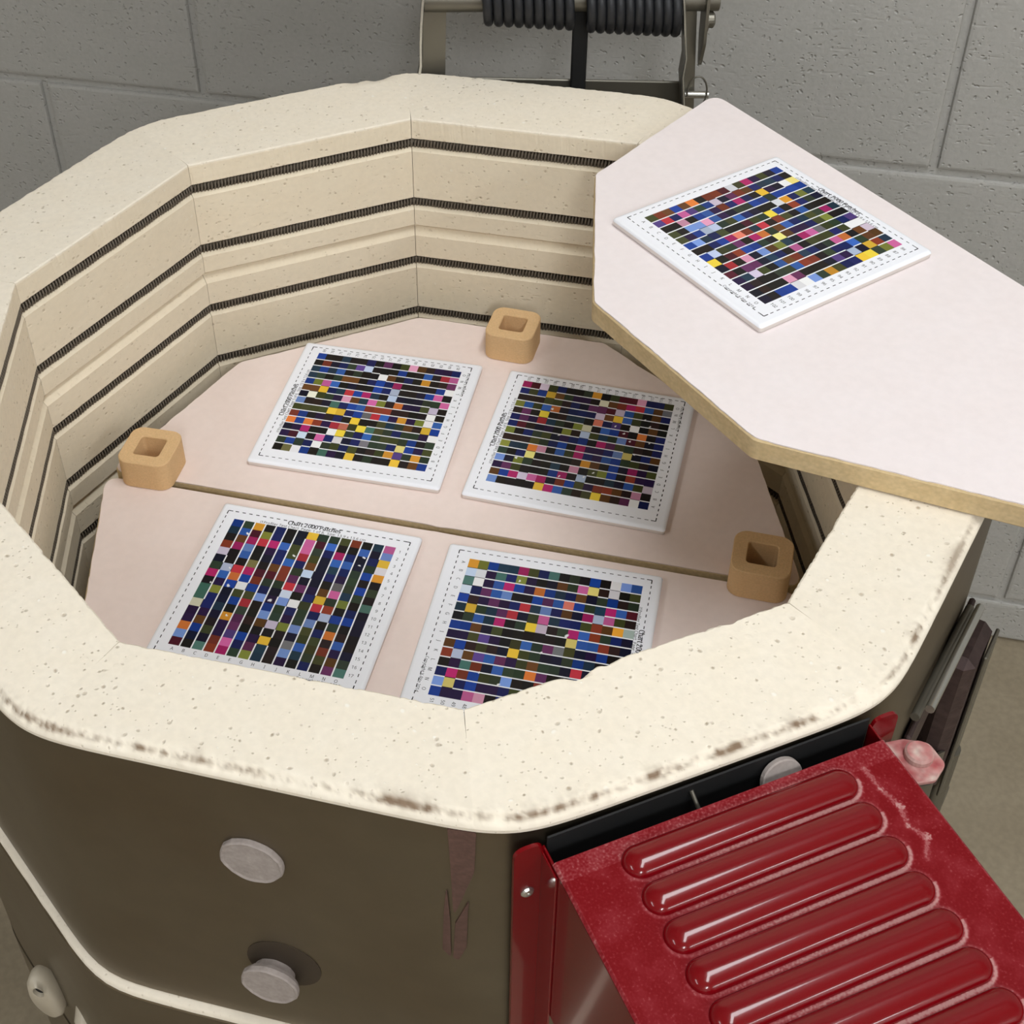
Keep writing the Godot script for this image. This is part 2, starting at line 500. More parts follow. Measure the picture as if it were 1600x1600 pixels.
func build_kiln() -> void:
	var kiln := thing("kiln", "open ten-sided kiln of cream firebrick in a dull stainless jacket", "kiln")
	# wall bricks, four rings of ten
	var top := []
	top.append([0.0, -0.0022]); top.append([0.0003, -0.0008]); top.append([0.0013, 0.0])
	for f in [0.004, 0.010, 0.018, 0.026]: top.append([f, 0.0, 1])
	for f in [-0.020, -0.016, -0.0130, -0.0108, -0.0090, -0.0076]: top.append([f, 0.0, 1])
	top.append([-0.0066, -0.0001, 1]); top.append([-0.0057, -0.0005, 1]); top.append([-0.0049, -0.0012, 1]); top.append([-0.0041, -0.0021, 1]); top.append([-0.0034, -0.0029, 1])
	top.append([-0.0026, -0.0034, 1]); top.append([-0.0017, -0.0038, 1]); top.append([-0.0007, -0.0046, 1]); top.append([-0.0001, -0.0062]); top.append([-0.0002, -0.0085]); top.append([-0.0035, -0.0092])
	top.append([-0.0035, -0.103]); top.append([0.0025, -0.1030]); top.append([0.0, -0.1005])
	var g2 := groove(-0.0734)
	g2.reverse()
	top.append_array(g2)
	var g1 := groove(-0.0176)
	g1.reverse()
	top.append_array(g1)
	var rings := [[-0.1036, -0.2165, -0.1324, -0.1862], [-0.2171, -0.3300, -0.2447, -0.3013], [-0.3306, -0.4440, -0.3590, -0.4150]]
	for k in 10:
		part(brick(k, top, 150 if k in [4, 5, 6, 7] else 90, true, [0.98, 1.0, 0.97, 0.99, 1.0][k % 5]), "brick", M.brick, kiln)
	for q in 3:
		var s: Array = rings[q]
		var pr := [[0.0052, s[0]], [-0.0035, s[0]], [-0.0035, s[1]], [0.0025, s[1]], [0.0, s[1] + 0.0025]]
		var b2 := groove(s[3])
		b2.reverse()
		pr.append_array(b2)
		var b1 := groove(s[2])
		b1.reverse()
		pr.append_array(b1)
		pr.append([0.0, s[0] - 0.0080])
		pr.append([0.0046, s[0] - 0.0016])
		for k in 10:
			part(brick(k, pr, 40, false, [1.0, 0.97, 0.99, 0.96, 0.98][(k + q) % 5]), "brick", M.brick, kiln)
	for g: float in [-0.0176, -0.0734, -0.1324, -0.1862, -0.2447, -0.3013]:
		part(coil(g, int(-g * 10000.0)), "heating_element", M.coil, kiln, "dark coiled heating wire in a groove")
	# floor of the chamber
	var st := begin()
	var poly := PackedVector2Array()
	for k in 10:
		var v := dirv(PHASE + 36.0 * k) * (R_IN + 0.02)
		poly.append(Vector2(v.x, v.z))
	prism(st, poly, -0.51, -0.4445)
	part(done(st), "floor_slab", M.brick, kiln)
	# jacket sections and the brick ledge that shows between them
	part(band(-0.0086, -0.2440, -0.0012), "jacket", M.steel, kiln, "dull stainless steel jacket")
	st = begin()
	var rows := [[], [], [], []]
	for i in 240:
		var deg := 360.0 * i / 240.0
		var n := nz.get_noise_3d(cos(deg_to_rad(deg)) * 300.0, 3.0, sin(deg_to_rad(deg)) * 300.0) * 0.0006
		rows[0].append(outer_pt(deg, -0.004) + Vector3.UP * -0.2455)
		rows[1].append(outer_pt(deg, 0.0016 + n) + Vector3.UP * (-0.2465 + n))
		rows[2].append(outer_pt(deg, 0.0030 + n) + Vector3.UP * -0.2480)
		rows[3].append(outer_pt(deg, 0.0030) + Vector3.UP * -0.2565)
	st.set_smooth_group(1)
	sheet(st, rows, true)
	part(done(st), "brick_ledge", M.brick, kiln, "cream brick ledge between the jacket sections")
	part(band(-0.2515, -0.4860, 0.0042), "jacket", M.steel, kiln, "dull stainless steel jacket")
	part(band(-0.4900, -0.7200, 0.0050), "jacket", M.steel, kiln, "dull stainless steel jacket")
	st = begin()
	poly = PackedVector2Array()
	for i in 60:
		var v := outer_pt(6.0 * i, 0.003)
		poly.append(Vector2(v.x, v.z))
	prism(st, poly, -0.765, -0.72)
	part(done(st), "base_slab", M.steel, kiln)
	for k in 4:
		var v := OUT_C + dirv(45.0 + 90.0 * k) * 0.30
		part(box_mesh(v + Vector3.UP * (FLOOR_Y - 0.765) / 2.0, Vector3(0.035, -0.765 - FLOOR_Y, 0.035), 0.002), "leg", M.black, kiln)
	# peephole plugs on the front side
	var n := dirv(-105.52)
	var t := Vector3(n.z, 0, -n.x)
	var face := func(tt: float, y: float, off: float) -> Vector3: return OUT_C + n * off + t * (tt - OUT_C.dot(t)) + Vector3.UP * y
	plug(face.call(-0.0040, -0.0735, 0.3600), n, 0.0172, 0.012, M.ceramic, kiln, "peephole_plug", "grey ceramic peephole plug pushed in below the rim")
	plug(face.call(-0.0030, -0.1835, 0.3675), n, 0.0168, 0.014, M.ceramic, kiln, "peephole_plug", "grey ceramic peephole plug standing out of its hole")
	st = begin()
	lathe(st, face.call(0.0030, -0.1740, 0.3566), n, [Vector2(0.0215, -0.001), Vector2(0.0215, 0.0004), Vector2(0.0001, 0.0004)], 36)
	part(done(st), "peephole", M.dark_metal, kiln, "dark round peephole rim")
	# porcelain insulator on the lower section
	n = dirv(-98.0)
	t = Vector3(n.z, 0, -n.x)
	st = begin()
	var ic := Vector3(-0.2790, -0.4180, 0.2110) + dirv(-141.5) * 0.016
	var rws := []
	for p: Vector2 in [Vector2(0.35, 0.002), Vector2(0.80, 0.002), Vector2(1.0, -0.002), Vector2(1.0, -0.010), Vector2(0.90, -0.014)]:
		var row := []
		for i in 32:
			var an := TAU * i / 32.0
			var hole := p.x < 0.5
			var q := Vector2(cos(an) * 0.0105 + sin(an) * -0.004, sin(an) * 0.026) * p.x
			if hole: q = Vector2(cos(an) * 0.0040 - 0.0010, sin(an) * 0.0062 + 0.0140)
			row.append(ic + t * q.x + Vector3.UP * q.y + n * p.y)
		rws.append(row)
	st.set_smooth_group(1)
	sheet(st, rws, true)
	var deep := []
	for i in 32:
		var an := TAU * i / 32.0
		deep.append(ic + t * (cos(an) * 0.0036 - 0.0010) + Vector3.UP * (sin(an) * 0.0056 + 0.0140) - n * 0.010)
	flat(st)
	sheet(st, [rws[0], deep], true)
	for i in 32:
		for v: Vector3 in [ic + t * -0.0010 + Vector3.UP * 0.0140 - n * 0.010, deep[i], deep[(i + 1) % 32]]: st.add_vertex(v)
	var ins := part(done(st), "insulator", M.porcelain, kiln, "white oval porcelain insulator with a dark hole")
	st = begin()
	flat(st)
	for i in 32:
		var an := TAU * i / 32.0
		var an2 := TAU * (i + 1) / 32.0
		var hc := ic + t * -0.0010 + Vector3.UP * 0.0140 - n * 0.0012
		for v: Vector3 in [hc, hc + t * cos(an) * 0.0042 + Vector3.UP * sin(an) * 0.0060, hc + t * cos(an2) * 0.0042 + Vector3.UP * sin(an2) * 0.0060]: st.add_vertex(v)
	part(done(st), "hole", M.black, ins, "black disc painting the shade in the hole")  # black disc across the opening paints in its shade
	st = begin()
	lathe(st, Vector3(-0.2555, -0.400, 0.2470), Vector3(n.x, -0.9, n.z), [Vector2(0.0065, -0.03), Vector2(0.0065, 0.0), Vector2(0.004, 0.004), Vector2(0.0001, 0.005)], 20)
	part(done(st), "insulator", M.porcelain, kiln, "white porcelain insulator tip")
	build_hinge(kiln)
	build_clamp(kiln)
	build_lid(kiln)
	build_reflection(kiln)

func build_hinge(kiln: Node3D) -> void:
	var z := -0.392
	# brackets: front strip with a folded bright edge
	for sx in 2:
		var x0: float = [-0.0045, 0.2195][sx]
		var x1: float = [0.0168, 0.2310][sx]
		var lean: float = [0.004, -0.0075][sx]
		var st := begin()
		var rows := []
		for i in 15:
			var y := lerpf(-0.15, 0.095, i / 14.0)
			var shift := lean * y / 0.06 + 0.0022 * sin(clampf((y + 0.01) / 0.10, 0.0, 1.0) * PI) * (-1.0 if sx == 0 else 0.4)
			if y < 0.004: shift -= 0.003 * clampf((0.004 - y) / 0.012, 0.0, 1.0)
			rows.append([Vector3(x0 + shift, y, z + 0.016), Vector3(x0 + shift + 0.0022, y, z + 0.0162), Vector3(x0 + shift + 0.0030, y, z + 0.006), Vector3(x1 + lean * y / 0.12, y, z + 0.004), Vector3(x1 + lean * y / 0.12, y, z + 0.001), Vector3(x0 + shift, y, z + 0.001)])
		flat(st)
		sheet(st, rows, true)
		part(done(st), "hinge_bracket", M.zinc, kiln, "grey metal hinge bracket behind the rim")
		st = begin()
		var line := []
		for r: Array in rows: line.append(r[0].lerp(r[1], 0.5) + Vector3(0, 0, 0.0008))
		tube(st, line, 0.0013, 8)  # thin tube of brighter metal along the fold
		part(done(st), "bracket_edge", M.bright_metal, kiln, "bright edge of the bracket")
	# back plate that ties the brackets together, just behind the rim
	var tie := part(box_mesh(Vector3.ZERO, Vector3(0.232, 0.115, 0.003), 0.001), "hinge_plate", M.zinc, kiln)
	tie.position = Vector3(0.108, -0.0800, z - 0.012)
	tie.rotation_degrees.z = -3.0
	# rod
	var axis_y := 0.069
	var st2 := begin()
	tube(st2, [Vector3(0.0005, axis_y - 0.010, z), Vector3(0.12, axis_y - 0.013, z), Vector3(0.246, axis_y - 0.016, z)], 0.0105, 20)
	part(done(st2), "hinge_rod", M.zinc, kiln)
	# two torsion springs
	for s in 2:
		var x0: float = [0.0500, 0.1362][s]
		var x1: float = [0.1262, 0.2150][s]
		var turns: int = [9, 10][s]
		var pts := []
		for i in turns * 18 + 1:
			var u := float(i) / (turns * 18)
			var a := TAU * i / 18.0
			pts.append(Vector3(lerpf(x0, x1, u), axis_y - 0.0070 - 0.0085 * s + cos(a) * 0.0218 - u * 0.0065, z + sin(a) * 0.0218))
		st2 = begin()
		tube(st2, pts, 0.0042, 10)
		part(done(st2), "spring", M.spring, kiln, "black coiled torsion spring")
	# strap hanging between the springs
	part(box_mesh(Vector3(0.1322, 0.0, z - 0.006), Vector3(0.0135, 0.13, 0.004), 0.0015), "strap", M.black, kiln, "dark strap between the springs")
	# arm plate outside the right bracket, bolt, pin and ring
	st2 = begin()
	var arm := round_poly(PackedVector2Array([Vector2(-0.012, 0.10), Vector2(-0.014, 0.02), Vector2(0.0, -0.012), Vector2(0.010, 0.02), Vector2(0.014, 0.10)]), 0.008, 4)
	var tri2 := Geometry2D.triangulate_polygon(arm)
	flat(st2)
	for sd in [0.0, 0.0025]:
		for q in tri2.size(): st2.add_vertex(Vector3(0.2335 + sd, arm[tri2[q]].y, z + 0.004 - arm[tri2[q]].x))
	for i in arm.size():
		var j := (i + 1) % arm.size()
		quad(st2, Vector3(0.2335, arm[i].y, z + 0.004 - arm[i].x), Vector3(0.2335, arm[j].y, z + 0.004 - arm[j].x), Vector3(0.236, arm[j].y, z + 0.004 - arm[j].x), Vector3(0.236, arm[i].y, z + 0.004 - arm[i].x))
	part(done(st2), "lid_arm", M.zinc, kiln)
	st2 = begin()
	lathe(st2, Vector3(0.2362, 0.036, z + 0.004), Vector3.RIGHT, [Vector2(0.0105, 0.0), Vector2(0.0105, 0.0012), Vector2(0.007, 0.0014), Vector2(0.007, 0.006), Vector2(0.005, 0.0075), Vector2(0.0001, 0.008)], 20)
	part(done(st2), "bolt", M.zinc, kiln)
	st2 = begin()
	tube(st2, [Vector3(0.2235, -0.030, z + 0.010), Vector3(0.2440, -0.0305, z + 0.010)], 0.0032, 14)
	part(done(st2), "pin", M.bright_metal, kiln, "bright steel hinge pin")
	st2 = begin()
	var pr := []
	for i in 22:
		var a := deg_to_rad(-60.0 + 12.0 * i)
		pr.append(Vector3(0.2345 + cos(a) * 0.0085 - 0.001, -0.0265 + sin(a) * 0.0150, z + 0.013))
	tube(st2, pr, 0.0008, 8)
	part(done(st2), "pin_ring", M.zinc, kiln)

func build_clamp(kiln: Node3D) -> void:
	# band clamp on the right side of the jacket
	var n := dirv(-33.52)
	var t := Vector3(n.z, 0, -n.x)
	var f := func(tt: float, y: float, off: float) -> Vector3: return OUT_C + n * (off + 0.0016) + t * (tt - OUT_C.dot(t)) + Vector3.UP * y
	var B := Basis(t, Vector3.UP, n)
	var st := begin()
	tube(st, [f.call(-0.030, -0.105, 0.3655), f.call(0.030, -0.115, 0.3655), f.call(0.084, -0.126, 0.3655)], 0.0028, 12)
	part(done(st), "clamp_screw", M.bright_metal, kiln, "bright rod of the jacket clamp")
	st = begin()
	tube(st, [f.call(-0.034, -0.112, 0.3595), f.call(0.086, -0.132, 0.3595)], 0.0028, 12)
	part(done(st), "clamp_screw", M.zinc, kiln)
	st = begin()
	cbox(st, f.call(0.030, -0.150, 0.3590), Vector3(0.130, 0.040, 0.004), 0.0015, B)
	part(done(st), "clamp_plate", M.rust_steel, kiln, "rust-dark plate of the jacket clamp")
	st = begin()
	cbox(st, f.call(0.072, -0.210, 0.3665), Vector3(0.048, 0.135, 0.020), 0.006, B)
	part(done(st), "clamp_bar", M.rust_steel, kiln, "rust-dark bar of the jacket clamp")
	# folded strip along the outer edge of the bar
	st = begin()
	cbox(st, f.call(0.082, -0.225, 0.3790), Vector3(0.030, 0.150, 0.0025), 0.001, B)
	part(done(st), "clamp_strip", M.zinc, kiln)
	# bent clip below it
	st = begin()
	var rows := []
	for i in 9:
		var u := i / 8.0
		var c: Vector3 = f.call(0.030 + 0.055 * u, -0.238 - 0.040 * u * u, 0.364 + 0.012 * sin(u * PI))
		rows.append([c - Vector3.UP * 0.012, c + Vector3.UP * 0.012])
	st.set_smooth_group(1)
	sheet(st, rows)
	var rows2 := []
	for r: Array in rows: rows2.append([r[0] - n * 0.002, r[1] - n * 0.002])
	sheet(st, rows2)
	flat(st)
	for e in [0, 1]:
		for i in 8: quad(st, rows[i][e], rows[i + 1][e], rows2[i + 1][e], rows2[i][e])
	part(done(st), "clamp_clip", M.zinc, kiln, "bent metal clip")
	for q in 2:
		st = begin()
		tube(st, [f.call([0.052, 0.084][q], -0.265, [0.3655, 0.3755][q]), f.call([0.060, 0.090][q], -0.40, [0.3655, 0.3755][q])], [0.0095, 0.0075][q], 16)
		part(done(st), "clamp_tube", M.zinc, kiln, "grey metal tube")
	st = begin()
	lathe(st, f.call(0.112, -0.352, 0.3790), n, [Vector2(0.010, -0.020), Vector2(0.010, 0.0), Vector2(0.0075, 0.003), Vector2(0.0001, 0.003)], 24)
	part(done(st), "bolt", M.zinc, kiln)

# brown split reflection in the jacket steel, built as thin coloured pieces, outline in (degrees, height)
func build_reflection(kiln: Node3D) -> void:
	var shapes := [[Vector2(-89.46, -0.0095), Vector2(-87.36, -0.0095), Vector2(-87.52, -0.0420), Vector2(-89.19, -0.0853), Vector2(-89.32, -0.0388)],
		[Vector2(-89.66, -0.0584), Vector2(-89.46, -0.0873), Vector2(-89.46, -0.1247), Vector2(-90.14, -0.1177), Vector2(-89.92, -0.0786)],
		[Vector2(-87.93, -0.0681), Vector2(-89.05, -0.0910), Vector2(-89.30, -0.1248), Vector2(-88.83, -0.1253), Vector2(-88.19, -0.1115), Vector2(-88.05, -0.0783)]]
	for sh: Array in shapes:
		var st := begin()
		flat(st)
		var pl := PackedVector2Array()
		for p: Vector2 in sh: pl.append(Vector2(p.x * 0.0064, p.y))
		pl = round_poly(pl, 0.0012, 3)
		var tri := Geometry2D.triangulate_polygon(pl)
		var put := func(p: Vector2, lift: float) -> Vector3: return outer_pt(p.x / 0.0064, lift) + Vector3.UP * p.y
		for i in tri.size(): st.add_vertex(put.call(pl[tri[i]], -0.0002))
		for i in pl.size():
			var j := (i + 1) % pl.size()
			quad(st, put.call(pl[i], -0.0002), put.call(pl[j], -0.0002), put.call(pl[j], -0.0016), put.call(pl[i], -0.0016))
		part(done(st), "split_reflection", M.brown_reflection, kiln, "brown split reflection built as a thin strip on the jacket")

func build_lid(kiln: Node3D) -> void:
	# the lid stands open on its hinge, just above the picture; it shades the block wall
	var st := begin()
	var poly := PackedVector2Array()
	for k in 10: poly.append(Vector2.from_angle(deg_to_rad(18.0 + 36.0 * k)) * 0.375)
	prism(st, round_poly(poly, 0.05, 5), -0.032, 0.032, 0.003)
	var o := part(done(st), "lid", M.brick, kiln, "thick cream firebrick lid standing open")
	o.rotation_degrees = Vector3(97.0, 0, 0)
	o.position = Vector3(0.10, 0.471, -0.48)
	st = begin()
	var rows := [[], []]
	for p in round_poly(poly, 0.05, 5):
		rows[0].append(Vector3(p.x, -0.028, p.y) * Vector3(1.003, 1, 1.003))
		rows[1].append(Vector3(p.x, 0.028, p.y) * Vector3(1.003, 1, 1.003))
	st.set_smooth_group(1)
	sheet(st, rows, true)
	part(done(st), "lid_band", M.steel, o)

# ------------------------------------------------------------------ control box
func build_box() -> void:
	var base_out := 0.470
	var turn := deg_to_rad(20.9)
	var o := Vector3(sin(turn), 0, cos(turn))
	var root := thing("control_box", "glossy red control box with ribbed louvers bolted to the kiln side", "control box", o * base_out + Vector3.UP * -0.15, turn)
	var L := func(t: float, y: float, out: float) -> Vector3: return Vector3(t, y + 0.15, out - base_out)
	var t0 := -0.0855
	var t1 := 0.0935
	var o0 := 0.3668
	var o1 := 0.592
	var top := -0.015
	# cover plate with dust: texture laid over the plate
	var W := 448
	var H := 560
	var img := Image.create(W, H, false, Image.FORMAT_RGB8)
	var f1 := noise_image(512, 0.02, 301, 4)
	var f2 := noise_image(512, 0.11, 302, 3)
	var first := 0.3812
	var pitch := 0.0197
	var la := -0.0485
	var lb := 0.0582
	var lw := 0.0086
	var trail := PackedVector2Array([Vector2(0.074, 0.3775), Vector2(0.0745, 0.3900), Vector2(0.0775, 0.4010), Vector2(0.0745, 0.4120), Vector2(0.0790, 0.4200), Vector2(0.0720, 0.4290)])
	var red := Color(0.45, 0.015, 0.05)
	var dust := Color(0.76, 0.61, 0.59)
	for y in H:
		var out := lerpf(o0, o1, float(y) / H)
		for x in W:
			var t := lerpf(t0, t1, float(x) / W)
			var n1 := f1.get_pixel(x % 512, y % 512).r
			var n2 := f2.get_pixel((x * 2) % 512, (y * 2) % 512).r
			var d := clampf((n1 - 0.42) * 0.35, 0.0, 0.14) + clampf((n2 - 0.52) * 0.4, 0.0, 0.16)
			# film of dust along the edge by the kiln
			if out < 0.3775: d += 0.16 * n2 * 2.0
			var k: int = clampi(int(round((out - first) / pitch)), 0, 9)
			for kk in [k - 1, k, k + 1]:
				if kk < 0 or kk > 9: continue
				var yc: float = first + pitch * kk
				var e := Vector2(t - clampf(t, la, lb), out - yc).length() - lw
				if absf(e) < 0.0042:
					var side := clampf((t + 0.06) / 0.09, 0.0, 1.0)
					var low := 1.0 if out > yc else 0.30
					d += exp(-pow((e - 0.0007) / 0.0010, 2.0)) * (0.25 + 0.75 * side) * low * (0.5 + n2 * 1.0)
			for i in trail.size() - 1:
				var cp := Geometry2D.get_closest_point_to_segment(Vector2(t, out), trail[i], trail[i + 1])
				var dd := cp.distance_to(Vector2(t, out)) + (n2 - 0.5) * 0.0040 + (n1 - 0.5) * 0.002
				if dd < 0.003: d += exp(-pow(dd / 0.0012, 2.0)) * 0.55
			if t - t0 < 0.0012 or t1 - t < 0.0016: d += 0.35 * n2
			if n2 > 0.80: d += 0.15
			img.set_pixel(x, y, red.lerp(dust, clampf(d, 0.0, 0.85)))
	var mt := StandardMaterial3D.new()
	mt.albedo_texture = tex(img)
	mt.roughness = 0.45
	mt.metallic_specular = 0.25
	var st := begin()
	flat(st)
	var uvq := func(t: float, out: float) -> Vector2: return Vector2((t - t0) / (t1 - t0), (out - o0) / (o1 - o0))
	var face := func(q: Array) -> void:
		for i in [0, 1, 2, 0, 2, 3]:
			st.set_uv(uvq.call(q[i][0], q[i][2]))
			st.add_vertex(L.call(q[i][0], q[i][1], q[i][2]))
	var b := 0.0012
	face.call([[t0 + b, top, o0], [t1 - b, top, o0], [t1 - b, top, o1], [t0 + b, top, o1]])
	face.call([[t0, top - b, o0], [t0 + b, top, o0], [t0 + b, top, o1], [t0, top - b, o1]])
	face.call([[t1 - b, top, o0], [t1, top - b, o0], [t1, top - b, o1], [t1 - b, top, o1]])
	face.call([[t0, top - 0.0025, o0], [t0, top - b, o0], [t0, top - b, o1], [t0, top - 0.0025, o1]])
	face.call([[t1, top - b, o0], [t1, top - 0.0025, o0], [t1, top - 0.0025, o1], [t1, top - b, o1]])
	face.call([[t0, top - 0.0025, o0], [t1, top - 0.0025, o0], [t1, top - b, o0], [t0, top - b, o0]])
	face.call([[t1, top - 0.0025, o0], [t0, top - 0.0025, o0], [t0, top - 0.0025, o1], [t1, top - 0.0025, o1]])
	var cover := part(done(st), "cover", mt, root, "red cover plate with pale dust")
	# louvers: embossed ribs with rounded ends
	for k in 10:
		st = begin()
		st.set_smooth_group(1)
		var rows := []
		var nr := 9
		for q in nr + 1:
			var fr := float(q) / nr
			var rad := lw * cos(fr * PI / 2.0)
			var hgt := 0.0052 * sin(fr * PI / 2.0) - 0.0001
			var row := []
			for s in 40:
				var a: float
				var cx: float
				if s < 20:
					a = deg_to_rad(-90.0 + 180.0 * s / 19.0)
					cx = lb
				else:
					a = deg_to_rad(90.0 + 180.0 * (s - 20) / 19.0)
					cx = la
				row.append([cx + cos(a) * rad, top + hgt, first + pitch * k + sin(a) * rad])
			rows.append(row)
		for q in nr:
			for s in 40:
				var s2 := (s + 1) % 40
				for v in [rows[q][s], rows[q][s2], rows[q + 1][s2], rows[q][s], rows[q + 1][s2], rows[q + 1][s]]:
					st.set_uv(uvq.call(v[0], v[2]))
					st.add_vertex(L.call(v[0], v[1], v[2]))
		part(done(st), "louver", M.louver if M.has("louver") else M.red, cover)
	# side panels and front
	for s in 2:
		var t: float = [t0 + 0.0006, t1 - 0.0006][s]
		part(box_mesh(L.call(t, top - 0.0665, (0.3555 + o1) / 2.0), Vector3(0.0012, 0.130, o1 - 0.3555), 0.0003), "side_panel", M.red, root)
	part(box_mesh(L.call((t0 + t1) / 2.0, top - 0.0675, o1), Vector3(t1 - t0, 0.130, 0.0012), 0.0003), "front_panel", M.red, root)
	part(box_mesh(L.call((t0 + t1) / 2.0, top - 0.0735, 0.3562), Vector3(t1 - t0 - 0.004, 0.157, 0.0012), 0.0004), "dark_gap_plate", M.black, root, "black plate added to darken the gap behind the box")  # sheet put in to blacken the unlit gap next to the jacket
	part(box_mesh(L.call((t0 + t1) / 2.0, top - 0.133, 0.4765), Vector3(t1 - t0 - 0.004, 0.0016, 0.228), 0.0004), "bottom_panel", M.black, root)  # black colour stands for the unlit inside of the box
	# mounting flanges with rounded tops
	for s in 2:
		st = begin()
		var ta: float = [t0 - 0.0150, t1][s]
		var tb: float = [t0, t1 + 0.0150][s]
		var ftop: float = [-0.0120, -0.0120][s]
		var pr := round_poly(PackedVector2Array([Vector2(ta, ftop), Vector2(tb, ftop), Vector2(tb, -0.235), Vector2(ta, -0.235)]), 0.0062, 6)
		flat(st)
		var tri := Geometry2D.triangulate_polygon(pr)
		for i in range(0, tri.size(), 3):
			for m in 3: st.add_vertex(L.call(pr[tri[i + m]].x, pr[tri[i + m]].y, 0.3575))
			for m in 3: st.add_vertex(L.call(pr[tri[i + 2 - m]].x, pr[tri[i + 2 - m]].y, 0.3555))
		for i in pr.size():
			var j := (i + 1) % pr.size()
			quad(st, L.call(pr[i].x, pr[i].y, 0.3575), L.call(pr[j].x, pr[j].y, 0.3575), L.call(pr[j].x, pr[j].y, 0.3555), L.call(pr[i].x, pr[i].y, 0.3555))
		part(done(st), "flange", M.red, root)
		part(box_mesh(L.call([t0 - 0.0006, t1 + 0.0006][s], -0.1265, 0.3645), Vector3(0.0012, 0.216, 0.0165), 0.0003), "flange_return", M.red, root)
	st = begin()
	lathe(st, L.call(-0.0935, -0.0470, 0.3575), Vector3(0, 0, 1), [Vector2(0.0034, 0.0), Vector2(0.0034, 0.0008), Vector2(0.0026, 0.0017), Vector2(0.0010, 0.0020), Vector2(0.0009, 0.0014), Vector2(0.0001, 0.0014)], 18)
	part(done(st), "screw", M.bright_metal, root, "bright screw head")
	# hinge tab with bolt on the right
	st = begin()
	prism(st, round_poly(PackedVector2Array([Vector2(0.094, 0.358 - base_out), Vector2(0.112, 0.361 - base_out), Vector2(0.1225, 0.368 - base_out), Vector2(0.1225, 0.382 - base_out), Vector2(0.112, 0.388 - base_out), Vector2(0.094, 0.384 - base_out)]), 0.005, 5), 0.15 - 0.034, 0.15 - 0.031, 0.0006)
	var tab := part(done(st), "hinge_tab", M.dusty_red, root, "dust-covered red hinge tab")
	st = begin()
	lathe(st, L.call(0.1125, -0.031, 0.373), Vector3.UP, [Vector2(0.0072, 0.0), Vector2(0.0072, 0.0030), Vector2(0.0062, 0.0042), Vector2(0.0001, 0.0046)], 24)
	part(done(st), "bolt", M.dusty_red, tab)
	# porcelain terminal showing between rim and cover
	st = begin()
	lathe(st, L.call(0.0390, -0.0225, 0.3640), Vector3(0, 0.35, 1), [Vector2(0.007, -0.0065), Vector2(0.0075, -0.004), Vector2(0.0112, -0.003), Vector2(0.0112, -0.0006), Vector2(0.0105, 0.0), Vector2(0.0001, 0.0003)], 30, 0.02)
	part(done(st), "terminal", M.ceramic, root, "pale ceramic terminal disc")
	st = begin()
	tube(st, [L.call(-0.0085, -0.014, 0.3570), L.call(-0.0060, -0.028, 0.3690)], 0.0011, 8)
	part(done(st), "wire", M.zinc, root)

# ------------------------------------------------------------------ shelves and posts
func half_decagon(c: Vector2, r: float, beta: float, cut: float) -> PackedVector2Array:
	var out := PackedVector2Array()
	for k in 6:
		var v := dirv(beta + 36.0 * k) * r
		out.append(c + Vector2(v.x, v.z))
	# pull the straight edge in by cut
	var nrm := dirv(beta + 90.0)
	var n2 := Vector2(nrm.x, nrm.z) * cut
	out[0] += n2
	out[5] += n2
	return out

func shelf(label: String, c: Vector2, r: float, beta: float, cut: float, y_top: float) -> void:
	var root := thing("kiln_shelf", label, "kiln shelf", Vector3(c.x, y_top - 0.0160, c.y), 0.0, "half kiln shelves")
	var poly := round_poly(half_decagon(Vector2.ZERO, r, beta, cut), 0.010, 5)
	var st := begin()
	prism(st, poly, 0.0, 0.0153, 0.0010)
	part(done(st), "slab", M.shelf, root, "tan cordierite slab")
	# kiln wash coat with a slightly ragged border
	var fine := PackedVector2Array()
	for i in poly.size():
		var a := poly[i]
		var b := poly[(i + 1) % poly.size()]
		var n := maxi(1, int((b - a).length() / 0.004))
		for k in n:
			var p := a.lerp(b, float(k) / n)
			var jag := 0.0009 + nz.get_noise_2d((p.x + c.x) * 900.0, (p.y + c.y) * 900.0) * 0.0008
			fine.append(p - p.normalized() * jag)
	st = begin()
	flat(st)
	var tri := Geometry2D.triangulate_polygon(fine)
	for i in range(0, tri.size(), 3):
		for m in 3: st.add_vertex(Vector3(fine[tri[i + m]].x, 0.0160, fine[tri[i + m]].y))
	for i in fine.size():
		var a := fine[i]
		var b := fine[(i + 1) % fine.size()]
		quad(st, Vector3(a.x, 0.0160, a.y), Vector3(b.x, 0.0160, b.y), Vector3(b.x, 0.0152, b.y), Vector3(a.x, 0.0152, a.y))
	part(done(st), "kiln_wash", M.wash if y_top > 0.0 else M.wash_bounce, root, "pinkish white kiln wash" if y_top > 0.0 else "kiln wash with warm bounce light painted in as pale pink")

func rounded_square(h: float, r: float, n := 6) -> Array:
	var out := []
	for q in 4:
		var c := Vector2([1, -1, -1, 1][q], [1, 1, -1, -1][q]) * (h - r)
		for i in n:
			var a := PI / 2.0 * q + PI / 2.0 * i / (n - 1)
			out.append(c + Vector2(cos(a), sin(a)) * r)
	return out

